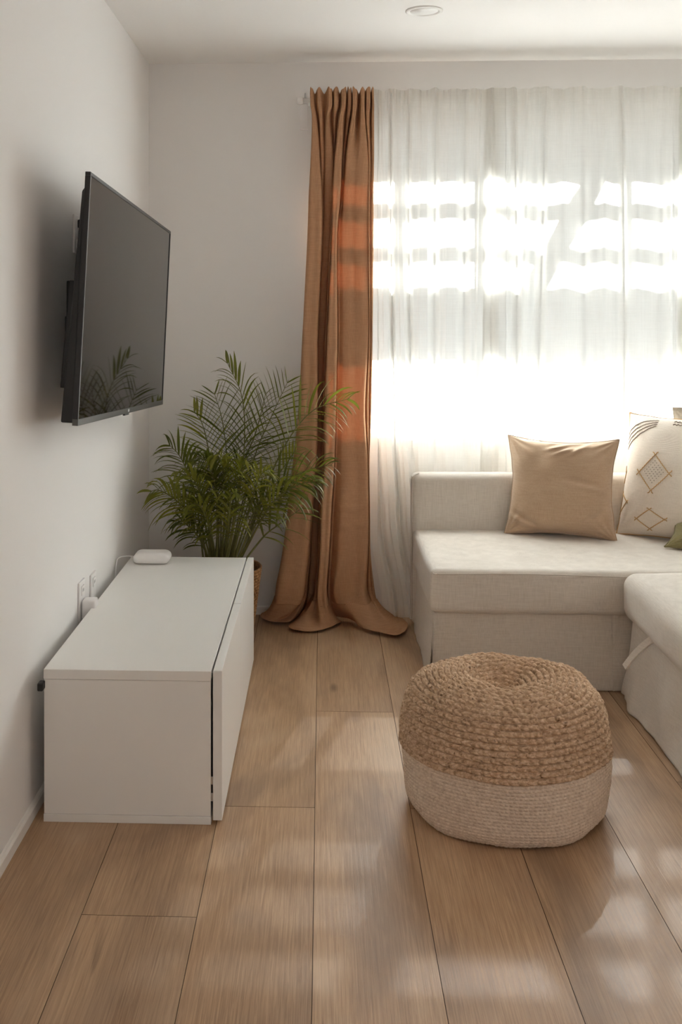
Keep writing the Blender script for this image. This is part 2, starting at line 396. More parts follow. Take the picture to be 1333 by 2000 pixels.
# ------------------------------------------------------------------ curtain rod
YR = YB - .085
ZR = PY(640, 196, YR).z
XR0 = PY(592, 196, YR).x
SOFA_BACK = PZ(818, 1036, .395).y + .084
rod = thing('curtain_rod', (XR0, YR, ZR), 'white curtain rod above the window, carrying terracotta and sheer curtains', 'curtain rod')
V, Fc = tube([(XR0, YR, ZR), (2.5, YR, ZR)], .0095, 14); mesh('pole', V, Fc, M_WHITE_METAL, rod)
V, Fc = lathe([(0, -.012), (.012, -.012), (.0145, -.006), (.0145, .006), (.012, .012), (0, .012)], 18, (0, 0)); V = [Vector((XR0 - .012 + v.z, YR + v.x, ZR + v.y)) for v in V]
mesh('finial', V, Fc, M_WHITE_METAL, rod)
V1 = tube([(XR0 + .022, YR, ZR - .012), (XR0 + .022, YR, ZR - .002), (XR0 + .022, YB - .02, ZR - .002), (XR0 + .022, YB, ZR - .002)], .006, 10)
mesh('bracket', *V1, M_WHITE_METAL, rod)
V1 = tube([(XR0 + .01, YR, ZR + .008), (XR0 + .01, YR, ZR + .03)], .003, 8); mesh('screw', *V1, M_STEEL, rod)
a, b = PY(586, 205, YB), PY(602, 254, YB)
box('cover_plate', (a.x, YB - .012, b.z), (b.x, YB, a.z), M_PLASTIC, rod, .002)

# ------------------------------------------------------------------ terracotta curtain
# every row: height in px, then ten pleats (left px, right px, forward cm); valleys between them lie back
ROWS = [
 (172, [(607, 611, 3), (620, 626, 2), (642, 648, 3), (653, 660, 3), (668, 676, 4), (680, 686, 3), (690, 697, 4), (706, 712, 4), (716, 723, 3), (727, 730, 1)], -2),
 (205, [(608, 613, 3), (621, 628, 2), (642, 649, 3), (653, 661, 3), (668, 675, 4), (680, 686, 2), (690, 697, 4), (706, 712, 4), (716, 723, 3), (728, 731, 0)], -2.5),
 (232, [(611, 618, 3), (624, 630, 2), (638, 643, 3), (652, 656, 2), (664, 671, 4), (678, 683, 2), (687, 694, 4), (705, 713, 4), (716, 721, 2.5), (727, 731, 0)], -2),
 (300, [(609, 623, 4.5), (627, 632, 2), (637, 650, 2.5), (652, 653.5, -1), (656, 668, 5), (671, 674, 0), (678, 690, 4.5), (702, 717, 4.5), (720, 723, 1.5), (727, 731, 0)], -1),
 (380, [(605, 628, 5), (629, 631, -1), (635, 648, 0), (649.5, 650.5, 0), (651, 664, 5), (668, 670, 0), (673, 688, 2.8), (698, 717, 3.6), (720.5, 722, 0), (726, 730, 0)], -1),
 (470, [(602, 628, 5.5), (628, 630, -2), (633, 643, -2), (645, 648, 0), (649, 657.5, 5.5), (660, 664, 1.2), (670, 688, 2.4), (697, 717, 3.2), (720.5, 722, -1), (725, 730, 0)], -2),
 (650, [(593, 620, 6), (620, 622, -3), (624, 634, -4), (636, 639, 0), (641, 658, 6.5), (660.5, 664, 2.5), (672, 690, 4), (698, 718, 4), (721, 723, -.5), (725, 728, 0)], -3),
 (800, [(585, 620, 7), (620, 622, -3), (623, 630, -5), (631, 634, 0), (635, 655, 8), (657.5, 661, 3.5), (670, 688, 5), (698, 712, 5), (716, 720, 0), (723, 726, 0)], -4),
 (900, [(575, 616, 8), (617, 619, -3), (620, 628, -5), (629, 632, 1), (634, 652, 9), (654.5, 658, 4.5), (668, 685, 6.5), (698, 717, 6), (720, 721, 1), (721.5, 722, -1)], -4),
 (1000, [(564, 608, 9), (609, 611, -2), (613, 622, -5), (624, 626, 2), (628, 646, 11), (649, 653, 5), (666, 683, 8), (698, 719, 7.5), (722, 723, 1), (723, 723, -1)], -4),
 (1080, [(554, 602, 10), (604, 606, 0), (609, 620, -4), (622, 624, 4), (626, 642, 13), (645, 649, 5), (662, 680, 9), (696, 718, 8.5), (721, 723, 1), (723, 724, -1)], -3),
]
YT = YB - .085
def row_pts(pleats, val, zpy=None, z=None):
    pleats = [(a, b, max(d, 3.4) if i == 8 else max(d, 3.0) if i == 9 else d) for i, (a, b, d) in enumerate(pleats)]
    ks = []; n = len(pleats)
    for i, (a, b, d) in enumerate(pleats):
        if i == 0: ks.append((a - 1.0, val * .4, 0))
        for x in (a, (a + b) / 2, b): ks.append((x, d + (.35 if x != a and x != b else 0), 1))
        if i < n - 1:
            nx = pleats[i + 1]; g = nx[0] - b
            vd = min(d, nx[2]) + (val if g > 3.5 else -abs(val) * .25) * min(1, g / 7 + .25); vd = max(vd, -6.5)
            if (zpy is None or zpy > 350) and i in (5, 6): vd = (d + nx[2]) / 2 - (.15 if i == 6 else 0)
            if i >= 7: vd = max(vd, 2.2)
            if zpy is not None and zpy < 240: vd = 1.1 if i < 7 else 2.2
            ks.append(((b + nx[0]) / 2, vd, 0))
    out = []
    for x, d, rg in ks:
        if zpy is not None and zpy < 240: d = max(d, 1.1) + (2.6 if rg else 0)
        Y = YT - d / 100
        if z is None: p = PY(x, zpy + (0 if rg or zpy > 180 else 9) + (3 * math.sin(x * 1.3) if zpy < 180 else 0), Y)
        else:
            p = PY(x, 1000, Y); p.z = z
        out.append(p)
    return out
rows = [row_pts(p, v, zpy=y) for y, p, v in ROWS]
U = row_pts([(542, 594, 11), (598, 601, 1), (605, 615, -4), (617, 620, 5), (621, 637, 14), (641, 645, 5), (654, 674, 9.5), (692, 714, 9), (720, 724, 3), (727, 731, 0)], -3, z=.15)
rows.append(U)
# outline of the hem on the floor, left to right
HEM = [(512, 1203), (509, 1209), (518, 1217), (540, 1220), (558, 1221), (576, 1212), (592, 1203), (578, 1214), (563, 1226), (568, 1232), (584, 1235), (606, 1235), (634, 1233), (654, 1226), (668, 1218), (656, 1212), (646, 1208), (668, 1209), (690, 1211), (704, 1229), (728, 1238), (758, 1243), (782, 1245), (792, 1238), (799, 1226), (788, 1214), (770, 1208)]
HP = [PZ(x, y, .006) for x, y in HEM]; HL = [0]
for a_, b_ in zip(HP[:-1], HP[1:]): HL.append(HL[-1] + (b_ - a_).length)
def hem(f):
    d = f * HL[-1]
    for i in range(len(HP) - 1):
        if HL[i + 1] >= d - 1e-9: return HP[i].lerp(HP[i + 1], (d - HL[i]) / (HL[i + 1] - HL[i]))
G = [hem(i / (len(U) - 1)) for i in range(len(U))]
for s_ in (.3, .55, .75, .9, 1.0):
    e_ = s_ ** 1.8
    rows.append([Vector((u.x * (1 - e_) + g.x * e_, u.y * (1 - e_) + g.y * e_, .006 + .144 * (1 - s_) ** 1.35)) for u, g in zip(U, G)])
# straighten heights of one row
for r_ in rows:
    pass
NS = 6
dense = [catmull(r_, NS) for r_ in rows]
nc = len(dense[0]); cols = []
for c in range(nc):
    cols.append(catmull([d[c] for d in dense], 14))
nr = len(cols[0])
for c in range(nc):
    for r_ in range(nr):
        p = cols[c][r_]; n_ = noise.noise(Vector((p.x * 9, p.z * 3.1, 2.7))); n2 = noise.noise(Vector((p.x * 26, p.z * 11, 7.7)))
        k_ = min(1, max(0, (2.0 - p.z) / .3))
        p.y += (n_ * .006 + n2 * .0015) * k_
        if p.z < .09: p.z += (.5 + .5 * noise.noise(Vector((p.x * 14, p.y * 14, 1)))) * .018
        p.z = max(p.z, .004)
        # two creases where the cloth was folded in the packet
        for zc, am in ((PY(690, 985, YT).z, .007), (PY(690, 1018, YT).z, .006)):
            if p.x > PY(655, 900, YT).x: p.y -= am * math.exp(-((p.z - zc - (p.x - .13) * .12) / .007) ** 2)
        p.y = min(p.y, YB - .004)
V = [p for c in cols for p in c]
cur = mesh('terracotta_curtain', V, grid_faces(nc, nr), M_TERRA, at=(PY(660, 1000, YT).x, YT, 0))
md = cur.modifiers.new('thickness', 'SOLIDIFY'); md.thickness = .0016; md.offset = 0
tag(cur, 'terracotta linen curtain at left of the window, hem pooling on the floor', 'curtain')

# ------------------------------------------------------------------ sheer curtains
def sheer(name, label, xl, xr, ridges, flare=0, seed=0, ztop_px=176, zb=.02, Yoff=0, fade=.6):
    """xl/xr: functions of z-px giving the edges; ridges: list of (u at top, u at bottom, width, forward m)"""
    nu, nv = 420, 110; V = []
    for i in range(nu):
        u = i / (nu - 1)
        for j in range(nv):
            t_ = j / (nv - 1)
            z = (PY(900, ztop_px, YR).z) * (1 - t_) + zb * t_
            py = 610 + (1.25 - z) / YR * 2100
            X0, X1 = PY(xl(py), 600, YR).x, PY(xr(py), 600, YR).x
            d = 0
            for (u0, u1, wd, f, f1) in ridges:
                c_ = u0 + (u1 - u0) * t_ ; ww = wd * (1 + 1.1 * t_)
                d += .72 * (f + (f1 - f) * min(1, t_ * 1.6)) * math.exp(-((u - c_) / ww) ** 2)
            d += .004 * noise.noise(Vector((u * 9 + seed, t_ * 1.3, seed))) * 2 + .0012 * noise.noise(Vector((u * 40 + seed, t_ * 3, seed)))
            # gathered header
            hd = math.exp(-(t_ / .05) ** 2); d += hd * .007 * math.sin(u * 2 * math.pi * len(ridges) * 1.5 + seed)
            X_ = X0 + (X1 - X0) * u; Y = min(YR + Yoff - d, YR - .013)
            # the panels hang one behind the other where they overlap, and flat behind the sofa back
            if seed == 5: Y = min(Y, YR - .029) if (X_ < .735 or X_ > 1.40) else Y
            else:
                if X_ > .61 and X_ < 1.64: Y = max(Y, YR - .024)
                if X_ < PY(738, 600, YR).x: Y = max(Y, YR - .0175)
            if z < .68 and X_ > .335: Y = max(Y, SOFA_BACK + (.004 if seed == 5 else .010))
            V.append(Vector((X0 + (X1 - X0) * u, Y, z + hd * .004 * math.sin(u * 40 + seed))))
    o = mesh(name, V, grid_faces(nu, nv), M_SHEER, at=(PY(xl(600) * .5 + xr(600) * .5, 600, YR).x, YR, 0))
    return tag(o, label, 'sheer curtain')
def lerp_table(tb):
    def f(y):
        for (y0, v0), (y1, v1) in zip(tb[:-1], tb[1:]):
            if y <= y1: t_ = max(0, (y - y0) / (y1 - y0)); t_ = t_ * t_ * (3 - 2 * t_); return v0 + (v1 - v0) * t_
        return tb[-1][1]
    return f
sheer('sheer_curtain', 'off-white sheer curtain panel between terracotta curtain and centre overlap of window',
      lerp_table([(170, 724), (500, 716), (840, 714), (1000, 720), (1200, 748)]), lerp_table([(170, 978), (1000, 974), (1200, 970)]),
      [(.05, .10, .010, .03, .05), (.10, .22, .011, -.02, -.035), (.15, .25, .010, .035, .07), (.22, .34, .012, -.01, -.03), (.29, .37, .014, .03, .045), (.42, .44, .02, -.02, -.03), (.50, .52, .02, .025, .035), (.64, .62, .02, -.02, -.02), (.72, .74, .022, .02, .03), (.86, .85, .016, -.02, -.03), (.93, .92, .014, .035, .05)], seed=1, Yoff=-.018)
sheer('sheer_curtain', 'wide off-white sheer curtain panel behind the sofa cushions, right of the centre overlap',
      lerp_table([(170, 944), (500, 942), (1200, 932)]), lambda y: 1420,
      [(.03, .03, .010, .03, .04), (.075, .10, .009, -.04, -.03), (.12, .16, .010, .04, .03), (.19, .13, .012, -.02, -.02), (.25, .2, .012, .03, .05), (.33, .33, .02, -.015, -.02), (.40, .42, .02, .02, .03), (.5, .5, .016, -.02, -.02), (.56, .58, .010, .035, .03), (.63, .63, .02, -.01, -.02), (.72, .71, .018, .02, .03), (.79, .76, .010, -.03, -.04), (.81, .79, .008, .04, .05), (.9, .9, .03, .02, .02)], seed=5, Yoff=-.030)
sheer('sheer_curtain', 'off-white sheer curtain panel at the right picture edge',
      lambda y: 1322, lambda y: 1860,
      [(.02, .02, .008, .04, .05), (.08, .09, .010, -.03, -.03), (.13, .13, .012, .03, .04), (.3, .3, .03, .03, .03), (.5, .5, .03, -.02, -.02), (.7, .7, .03, .03, .03)], seed=9, Yoff=-.018)
for o in [o for o in COL.objects if o.name.startswith('sheer_curtain')]: o['category'] = 'curtain'

# small pot seen through the sheer on the sill
c = PY(1085, 830, YB + .02)
pot = thing('sill_pot', (c.x, YB + .02, WZ0), 'small grey pot on the window sill, dark patch behind the sheer curtain', 'pot')
V, Fc = lathe([(0, 0), (.024, 0), (.030, .004), (.034, .05), (.036, .075), (.0375, .078), (.035, .08), (.032, .076), (.0, .07)], 24, (c.x, YB + .02), WZ0); mesh('pot_body', V, Fc, plain('grey_ceramic', (.3, .3, .29, 1), .6), pot)

# ------------------------------------------------------------------ media cabinet
def media_cabinet():
    A = PZ(85, 1605, 0.0); near = A.y; xl = A.x; xr = PY(413, 1500, near + .008).x; zt = PY(82, 1307, near).z
    yb = PZ(380, 1088, zt).y; xd = PY(435, 1450, near + .015).x
    print('CAB', A, xr, xd, zt, yb)
    root = thing('media_cabinet', ((xl + xr) / 2, (near + yb) / 2, 0), 'low white media cabinet on the floor along the left wall', 'cabinet')
    tp = .024; e = .0006
    z0 = 0.0
    box('top_panel', (xl, near, zt - tp), (xr, yb, zt), M_WHITE, root, .0012)
    box('bottom_panel', (xl, near, z0), (xr, yb, z0 + tp * .8), M_WHITE, root, .0012)
    box('side_panel', (xl + .001, near + .0022, z0 + tp * .8 + .0006), (xr - .001, near + .018, zt - tp - .0009), M_WHITE, root, .0008)
    box('side_panel', (xl + e, yb - .018, z0 + tp * .8), (xr - e, yb - .0012, zt - tp), M_WHITE, root, .0008)
    box('divider', (xl + .02, (near + yb) / 2 - .009, z0 + tp), (xr - .01, (near + yb) / 2 + .009, zt - tp), M_WHITE, root, .0008)
    box('back_panel', (xl + .004, near + .018, z0 + tp * .8), (xl + .010, yb - .018, zt - tp), M_WHITE, root, 0)
    mid = (near + yb) / 2; dg = .0045
    for (y0, y1, dx0) in ((near + .002, mid - .0015, .0), (mid + .0015, yb - .001, .0)):
        d = box('door', (xr + dg, y0, .010), (xd, y1, zt + .001), M_WHITE, root, .0014)
        for zz in (.055, .095):
            hinge = box('hinge', (xr - .004, y0 + .004, zz), (xr + dg, y0 + .016, zz + .02), M_STEEL, d, .001)
    return root, xl, xr, near, yb, zt
cab, CXL, CXR, CYN, CYF, CZT = media_cabinet()
# small black cable cap on the cabinet's back, showing past its near left edge
c = PX(81, 1342, CXL)
box('cable_cap', (CXL - .010, c.y - .004, c.z - .010), (CXL + .004, c.y + .022, c.z + .010), M_BLACKGAP, cab, .003)

# router
c = PZ(294, 1104, CZT); rt = thing('router', (c.x, c.y + .03, CZT), 'small white rounded router on the far end of the media cabinet', 'router')
sc_ = (ray(258, 1095) - ray(330, 1095)).length * c.y
me = soft_box((c.x - sc_ / 2, c.y, CZT + .001), (c.x + sc_ / 2, c.y + .09, CZT + .040), .0185, 16)
for v in me.vertices:   # pillow-like: thinner rim, domed top
    x_ = (v.co.x - c.x) / (sc_ / 2); y_ = (v.co.y - c.y - .045) / .045; k_ = 1 - .30 * max(abs(x_), abs(y_)) ** 4
    if v.co.z > CZT + .02: v.co.z = CZT + .02 + (v.co.z - CZT - .02) * k_
finish('case', me, M_PLASTIC, rt)
V, Fc = lathe([(0, 0), (.0035, 0), (.0035, .0016), (0, .0016)], 12, (0, 0)); V = [Vector((c.x + .018 + v.x, c.y + .0035 - v.z + .003, CZT + .029 + v.y * .6)) for v in V]
mesh('indicator', V, Fc, plain('indicator_grey', (.45, .45, .46, 1), .4), rt)
pl = [Vector((c.x - sc_ / 2 + .004, c.y + .06, CZT + .014)), Vector((c.x - sc_ / 2 - .025, c.y + .065, CZT + .016)), Vector((XL + .012, c.y + .03, CZT + .018)), Vector((XL + .010, c.y - .01, CZT + .004)), Vector((XL + .010, c.y - .03, CZT - .06)), Vector((XL + .012, c.y - .04, CZT - .16))]
V, Fc = tube(catmull(pl, 10), .0022, 8); tag(mesh('router_cable', V, Fc, M_PLASTIC), 'thin white cable from router down behind the media cabinet', 'cable')

# wall outlets on the left wall
def outlet(label, px, py_t, py_b, hpx_guess=None, w=.072, h=None):
    t_ = PX(px, py_t, XL); b_ = PX(px, py_b, XL); h = h or (t_.z - b_.z)
    y0 = t_.y; z1 = t_.z
    r_ = thing('wall_outlet', (XL, y0 + w / 2, z1 - h / 2), label, 'outlet')
    box('cover_plate', (XL, y0, z1 - h), (XL + .006, y0 + w, z1), M_PLASTIC, r_, .002)
    for dz in (.030, -.030):
        zc_ = z1 - h / 2 + dz
        s_ = box('socket', (XL + .006, y0 + w / 2 - .016, zc_ - .014), (XL + .0085, y0 + w / 2 + .016, zc_ + .014), M_PLASTIC, r_, .002)
        for q in (-.006, .006): box('slot', (XL + .0084, y0 + w / 2 + q - .001, zc_ - .004), (XL + .0089, y0 + w / 2 + q + .001, zc_ + .005), M_BLACKGAP, s_, 0)
    return y0, z1 - h / 2
y0, zc_ = outlet('white outlet plate on left wall just above near half of media cabinet, adapter plugged in', 152, 1140, 1215, h=.115)
a = thing('power_adapter', (XL + .008, y0 + .036, zc_ - .03), 'white block power adapter plugged into the outlet above the media cabinet', 'adapter')
me = soft_box((XL + .0092, y0 + .008, zc_ - .055), (XL + .050, y0 + .056, zc_ + .005), .006, 8); finish('adapter_body', me, M_PLASTIC, a)
outlet('blank white outlet plate on left wall, farther of the two above the media cabinet', 175, 1124, 1190, h=.115)
yo, zo = outlet('white outlet plate on left wall behind the television', 142, 418, 490, h=.112)
for dz in (.030, -.030):
    p = thing('black_plug', (XL + .01, yo + .036, zo + dz), 'black plug in the %s socket behind the television' % ('upper' if dz > 0 else 'lower'), 'plug')
    me = soft_box((XL + .009, yo + .020, zo + dz - .013), (XL + .045, yo + .052, zo + dz + .013), .005, 6); finish('plug_body', me, M_BLACKGAP, p)
    V, Fc = tube(catmull([(XL + .042, yo + .036, zo + dz), (XL + .06, yo + .05, zo + dz - .01), (XL + .065, yo + .10, zo + dz - .08), (XL + .05, yo + .2, zo - .18)], 8), .003, 8); mesh('cord', V, Fc, M_BLACKGAP, p)

# ------------------------------------------------------------------ television
def television():
    Yn = 2.63
    TL = PY(176, 335, Yn + .012); BL = PY(150, 832, Yn - .012); L = (TL - BL).length
    lo, hi = 3.0, 4.4
    for _ in range(40):
        m = (lo + hi) / 2; TR = PY(333, 452, m + .012); BR = PY(317, 790, m - .012)
        if (TR - BR).length < L: lo = m
        else: hi = m
    print('TV', TL, BL, TR, BR, (TR - TL).length, L)
    n = (TR - TL).cross(BL - TL).normalized()
    if n.x < 0: n = -n
    def Q(s, t, d=0): return TL * (1 - s) * (1 - t) + TR * s * (1 - t) + BR * s * t + BL * (1 - s) * t + n * d
    c = Q(.5, 1)
    root = thing('television', tuple(c), 'black flat-screen television tilted down on the left wall', 'television')
    M_BZ = plain('gunmetal_bezel', (.022, .021, .022, 1), .35, .5, metal=.3); M_BK = plain('black_shell', (.012, .012, .013, 1), .45)
    M_SIL = plain('grey_bezel_strip', (.08, .078, .075, 1), .3, .5, metal=.6)
    t = NT('screen_glass'); t.set(Base_Color=(.006, .006, .006, 1), Roughness=.035, IOR=1.42); M_SC = t.m
    W, H = (TR - TL).length, L; bs, bt, bb = .008 / W, .009 / H, .016 / H; D = -.012
    def slab(name, s0, s1, t0, t1, d0, d1, m, par, bev=.001):
        return hexa(name, [Q(s0, t0, d1), Q(s1, t0, d1), Q(s1, t1, d1), Q(s0, t1, d1), Q(s0, t0, d0), Q(s1, t0, d0), Q(s1, t1, d0), Q(s0, t1, d0)], m, par, bev)
    fr_ = slab('bezel', 0, 1, 0, bt, D, .002, M_BZ, root)
    slab('bezel', 0, bs, bt, 1 - bb, D, .002, M_BZ, root); slab('bezel', 1 - bs, 1, bt, 1 - bb, D, .002, M_BZ, root)
    lb = slab('lower_bezel', 0, 1, 1 - bb, 1, D, .0025, M_SIL, root)
    slab('logo', .492, .508, 1 - bb * .75, 1 - bb * .3, .0025, .0033, M_STEEL, lb, 0)
    slab('sensor', .475, .525, 1, 1 + .006 / H, D + .004, -.002, M_BK, lb, 0)
    slab('screen', bs, 1 - bs, bt, 1 - bb, D, 0, M_SC, root, 0)
    # rear housing, a wedge that is thicker at the bottom
    s0, s1, t0, t1 = .012, .988, .05, .992
    P8 = [Q(s0, t0, D), Q(s1, t0, D), Q(s1, t1, D), Q(s0, t1, D), Q(s0 + .01, t0 + .02, D - .013), Q(s1 - .01, t0 + .02, D - .013), Q(s1 - .01, t1, D - .034), Q(s0 + .003, t1, D - .034)]
    hexa('rear_housing', P8, M_BK, root, .004)
    for (s, t_) in ((.03, .62), (.03, .78), (.03, .9)):
        pass
    # wall mount: a thing of its own
    cm = Q(.5, .55, D - .04)
    mt = thing('television_mount', (XL, cm.y, cm.z), 'black articulated wall mount behind the television', 'wall mount')
    pr = Q(.07, .5, D - .018)
    for s in (.10, .60):
        a, b = Q(s, .42, D - .026), Q(s, .86, D - .036)
        e1 = Vector((0, .015, 0)); e2 = n * -.028
        hexa('rail', [a - e1, a + e1, b + e1, b - e1, a - e1 + e2, a + e1 + e2, b + e1 + e2, b - e1 + e2], M_BK, mt, .002)
    a, b = Q(.10, .60, D - .052), Q(.60, .60, D - .052); e1 = Vector((0, 0, .02)); e2 = n * -.012
    hexa('cross_bar', [a - e1, a + e1, b + e1, b - e1, a - e1 + e2, a + e1 + e2, b + e1 + e2, b - e1 + e2], M_BK, mt, .002)
    ym = (a.y + b.y) / 2
    box('wall_plate', (XL, ym - .06, a.z - .12), (XL + .012, ym + .06, a.z + .12), M_BK, mt, .003)
    xe = (a.x + b.x) / 2
    box('arm', (XL + .012, ym - .02, a.z - .03), (xe - .008, ym + .02, a.z + .03), M_BK, mt, .004)
    return root
television()

# ------------------------------------------------------------------ ceiling downlight (off)
c = PZ(829, 21, ZC); dl = thing('ceiling_light', (c.x, c.y, ZC), 'round white recessed ceiling light, switched off', 'light')
V, Fc = lathe([(.048, -.001), (.052, -.005), (.060, -.005), (.064, -.0025), (.064, .0), (.048, .0)], 40, (c.x, c.y), ZC); mesh('trim_ring', V, Fc, M_TRIM, dl)
V, Fc = lathe([(0, -.0018), (.048, -.0018), (.048, 0)], 40, (c.x, c.y), ZC); mesh('diffuser', V, Fc, plain('opal_diffuser', (.86, .85, .83, 1), .3), dl)

# ------------------------------------------------------------------ sofa
ZS = .395
SFY = 3.58                                     # front plane of the far seat
SX0 = PY(843, 1113, SFY).x
SBY = PZ(818, 1036, ZS).y                      # seat meets the backrest
BTZ = PY(900, 921, SBY + .02).z
EX0 = PY(1212, 1150, SFY - .01).x               # left side of the near section
ZCU = PY(1000, 1200, SFY).z
print('SOFA', SX0, SBY, BTZ, EX0, ZCU)
sofa = thing('sectional_sofa', (SX0 + .8, 3.6, 0), 'pale beige fabric corner sofa with loose skirts under the window', 'sofa')
XS1 = 2.35
me = soft_box((SX0 - .004, SFY - .01, ZCU), (XS1, SBY + .03, ZS + .004), .022, 40, bulge=(0.004, .008, .006), wr=.004, seed=1, wf=5)
finish('seat_cushion', me, M_SOFA, sofa)
# seam around the seat cushion's upper edge
def loop_tube(pts, r_=.0022): return tube(catmull(pts, 6), r_, 6)
yy = [SFY - .012 - .003 * math.sin(i * 1.7) for i in range(12)]
V, Fc = loop_tube([(SX0 + .006, SBY, ZS - .004), (SX0 + .002, SBY - .3, ZS - .007), (SX0 + .004, SFY + .02, ZS - .008), (SX0 + .02, SFY - .008, ZS - .009)] + [(SX0 + .05 + i * .14, SFY - .0125 - .006 * min(1, i / 5), ZS - .009 + .003 * math.sin(i)) for i in range(12)])
mesh('piping', V, Fc, M_SOFA, sofa)
# backrest (low, rounded) along the window
me = soft_box((SX0 - .012, SBY, .02), (XS1 + .1, SBY + .080, BTZ - .006), .03, 40, bulge=(0, .003, .002), wr=.001, seed=3)
finish('backrest', me, M_SOFA, sofa)
V, Fc = loop_tube([(SX0 - .009, SBY + .012, .05), (SX0 - .009, SBY + .010, .35), (SX0 - .008, SBY + .010, BTZ - .05), (SX0 - .001, SBY + .012, BTZ - .018), (SX0 + .02, SBY + .016, BTZ - .007)]); mesh('piping', V, Fc, M_SOFA, sofa)
# loose skirt of the far section: wavy sheet from cushion to floor
def skirt(name, path, ztop, zbot, amp, out, parent, seed=0, hem=.0):
    """path: plan polyline (x,y) with outward normals computed to its left-hand side"""
    P = catmull([Vector((p[0], p[1], 0)) for p in path], 26); nv = 40; V = []
    for i, p in enumerate(P):
        t_ = (P[min(i + 1, len(P) - 1)] - P[max(i - 1, 0)]).normalized(); n = Vector((t_.y, -t_.x, 0))
        for j in range(nv):
            s = j / (nv - 1); z = ztop + (zbot - ztop) * s
            f_ = noise.noise(Vector((i * .055 + seed, s * .9, seed))) + .5 * noise.noise(Vector((i * .14 + seed, s * 1.6, seed + 4)))
            d = out * s ** 1.3 + amp * f_ * (s ** .8) + .001 * noise.noise(Vector((i * .5, s * 8, seed)))
            V.append(p + n * d + Vector((0, 0, z + (hem * f_ if s > .9 else 0))))
    o = mesh(name, V, grid_faces(len(P), nv), M_SOFA, parent); md = o.modifiers.new('t', 'SOLIDIFY'); md.thickness = .004; md.offset = 1; return o
zt_ = ZCU + .004
skirt('skirt', [(SX0 + .01, SBY + .02), (SX0 + .008, SFY + .4), (SX0 + .006, SFY + .12), (SX0 + .006, SFY + .03)], zt_, .004, .006, .010, sofa, 2)
skirt('skirt', [(SX0 + .004, SFY + .012), (SX0 + .3, SFY + .012), (SX0 + .6, SFY + .012), (EX0 + .1, SFY + .012), (XS1, SFY + .02)], zt_, .004, .010, .012, sofa, 6)
V, Fc = tube([(SX0 + .012, SFY + .004, zt_ - .004), (SX0 + .008, SFY + .000, .12), (SX0 + .004, SFY - .004, .008)], .0022, 6); mesh('seam', V, Fc, M_SOFA, sofa)
box('inner_base', (SX0 + .04, SFY + .05, .01), (XS1 - .03, SBY, ZCU), M_SOFA, sofa, .005)
# near section: pull-out seat running towards the camera
NY = 2.30
me = soft_box((EX0, NY, ZCU - .002), (XS1, SFY - .012, ZS + .012), .045, 40, bulge=(.008, .004, .012), wr=.006, seed=9, wf=4)
finish('seat_cushion', me, M_SOFA, sofa)
skirt('skirt', [(EX0 + .10, SFY - .03), (EX0 + .045, SFY - .035), (EX0 + .025, SFY - .10), (EX0 + .025, SFY - .4), (EX0 + .025, SFY - .8), (EX0 + .03, NY + .03)], zt_, .006, .034, .035, sofa, 11)
for v in sofa.children: pass
box('inner_base', (EX0 + .06, NY + .04, .01), (XS1 - .04, SFY - .06, ZCU), M_SOFA, sofa, .005)
# pull strap hanging from under the near seat
a = PX(1267, 1254, EX0 - .004); b = PX(1221, 1303, EX0 - .062)
P = catmull([a + Vector((.02, 0, .01)), a, a * .5 + b * .5 + Vector((-.003, 0, .003)), b], 8); V = []
for i, p in enumerate(P):
    t_ = (P[min(i + 1, len(P) - 1)] - P[max(i - 1, 0)]).normalized(); sd_ = Vector((0, .6, .8)); sd_ = (sd_ - t_ * sd_.dot(t_)).normalized() * .010; nn = t_.cross(sd_).normalized() * .0035
    V += [p - sd_ - nn, p + sd_ - nn, p + sd_ + nn, p - sd_ + nn]
Fc = [(i * 4 + q, i * 4 + (q + 1) % 4, (i + 1) * 4 + (q + 1) % 4, (i + 1) * 4 + q) for i in range(len(P) - 1) for q in range(4)] + [(3, 2, 1, 0), tuple(len(V) - 4 + q for q in range(4))]
mesh('pull_strap', V, Fc, M_SOFA, sofa, smooth=False)

# ------------------------------------------------------------------ pillows
def pillow_fn(w, h, th, seed, pinch=.10, wr=.006, crease=()):
    def S(u, v, side):
        au, av = abs(u), abs(v)
        x = w / 2 * u * (1 - pinch * (1 - av ** 2) * au ** 2); z = h / 2 * v * (1 - pinch * (1 - au ** 2) * av ** 2)
        prof = (max(0, 1 - au ** 2.6)) ** .55 * (max(0, 1 - av ** 2.6)) ** .55
        y = side * th / 2 * prof
        k_ = min(1, prof * 2)
        q = Vector((x * 5 + seed, z * 5, seed * 1.7)); y += side * wr * noise.noise(q) * k_ + side * wr * .4 * noise.noise(q * 3) * k_
        # radiating wrinkles off the corners
        for cu, cv in ((1, 1), (-1, 1), (1, -1), (-1, -1)):
            dx, dz = cu - u, cv - v; r_ = math.hypot(dx, dz)
            if r_ < .75: y += side * wr * .7 * math.sin(math.atan2(dz, dx) * 15 + seed * 3) * (1 - r_ / .75) ** 1.2 * min(1, r_ * 5) * k_
        for (cu, cv, ang, ln, am) in crease:
            du, dv = u - cu, v - cv; l_ = du * math.cos(ang) + dv * math.sin(ang); p_ = -du * math.sin(ang) + dv * math.cos(ang)
            y += side * am * math.exp(-(l_ / ln) ** 2) * (math.exp(-(p_ / .045) ** 2) - .8 * math.exp(-((p_ - .09) / .05) ** 2))
        x += .004 * noise.noise(Vector((v * 3, seed, u))); z += .004 * noise.noise(Vector((u * 3, seed + 5, v)))
        return Vector((x, y, z))
    return S
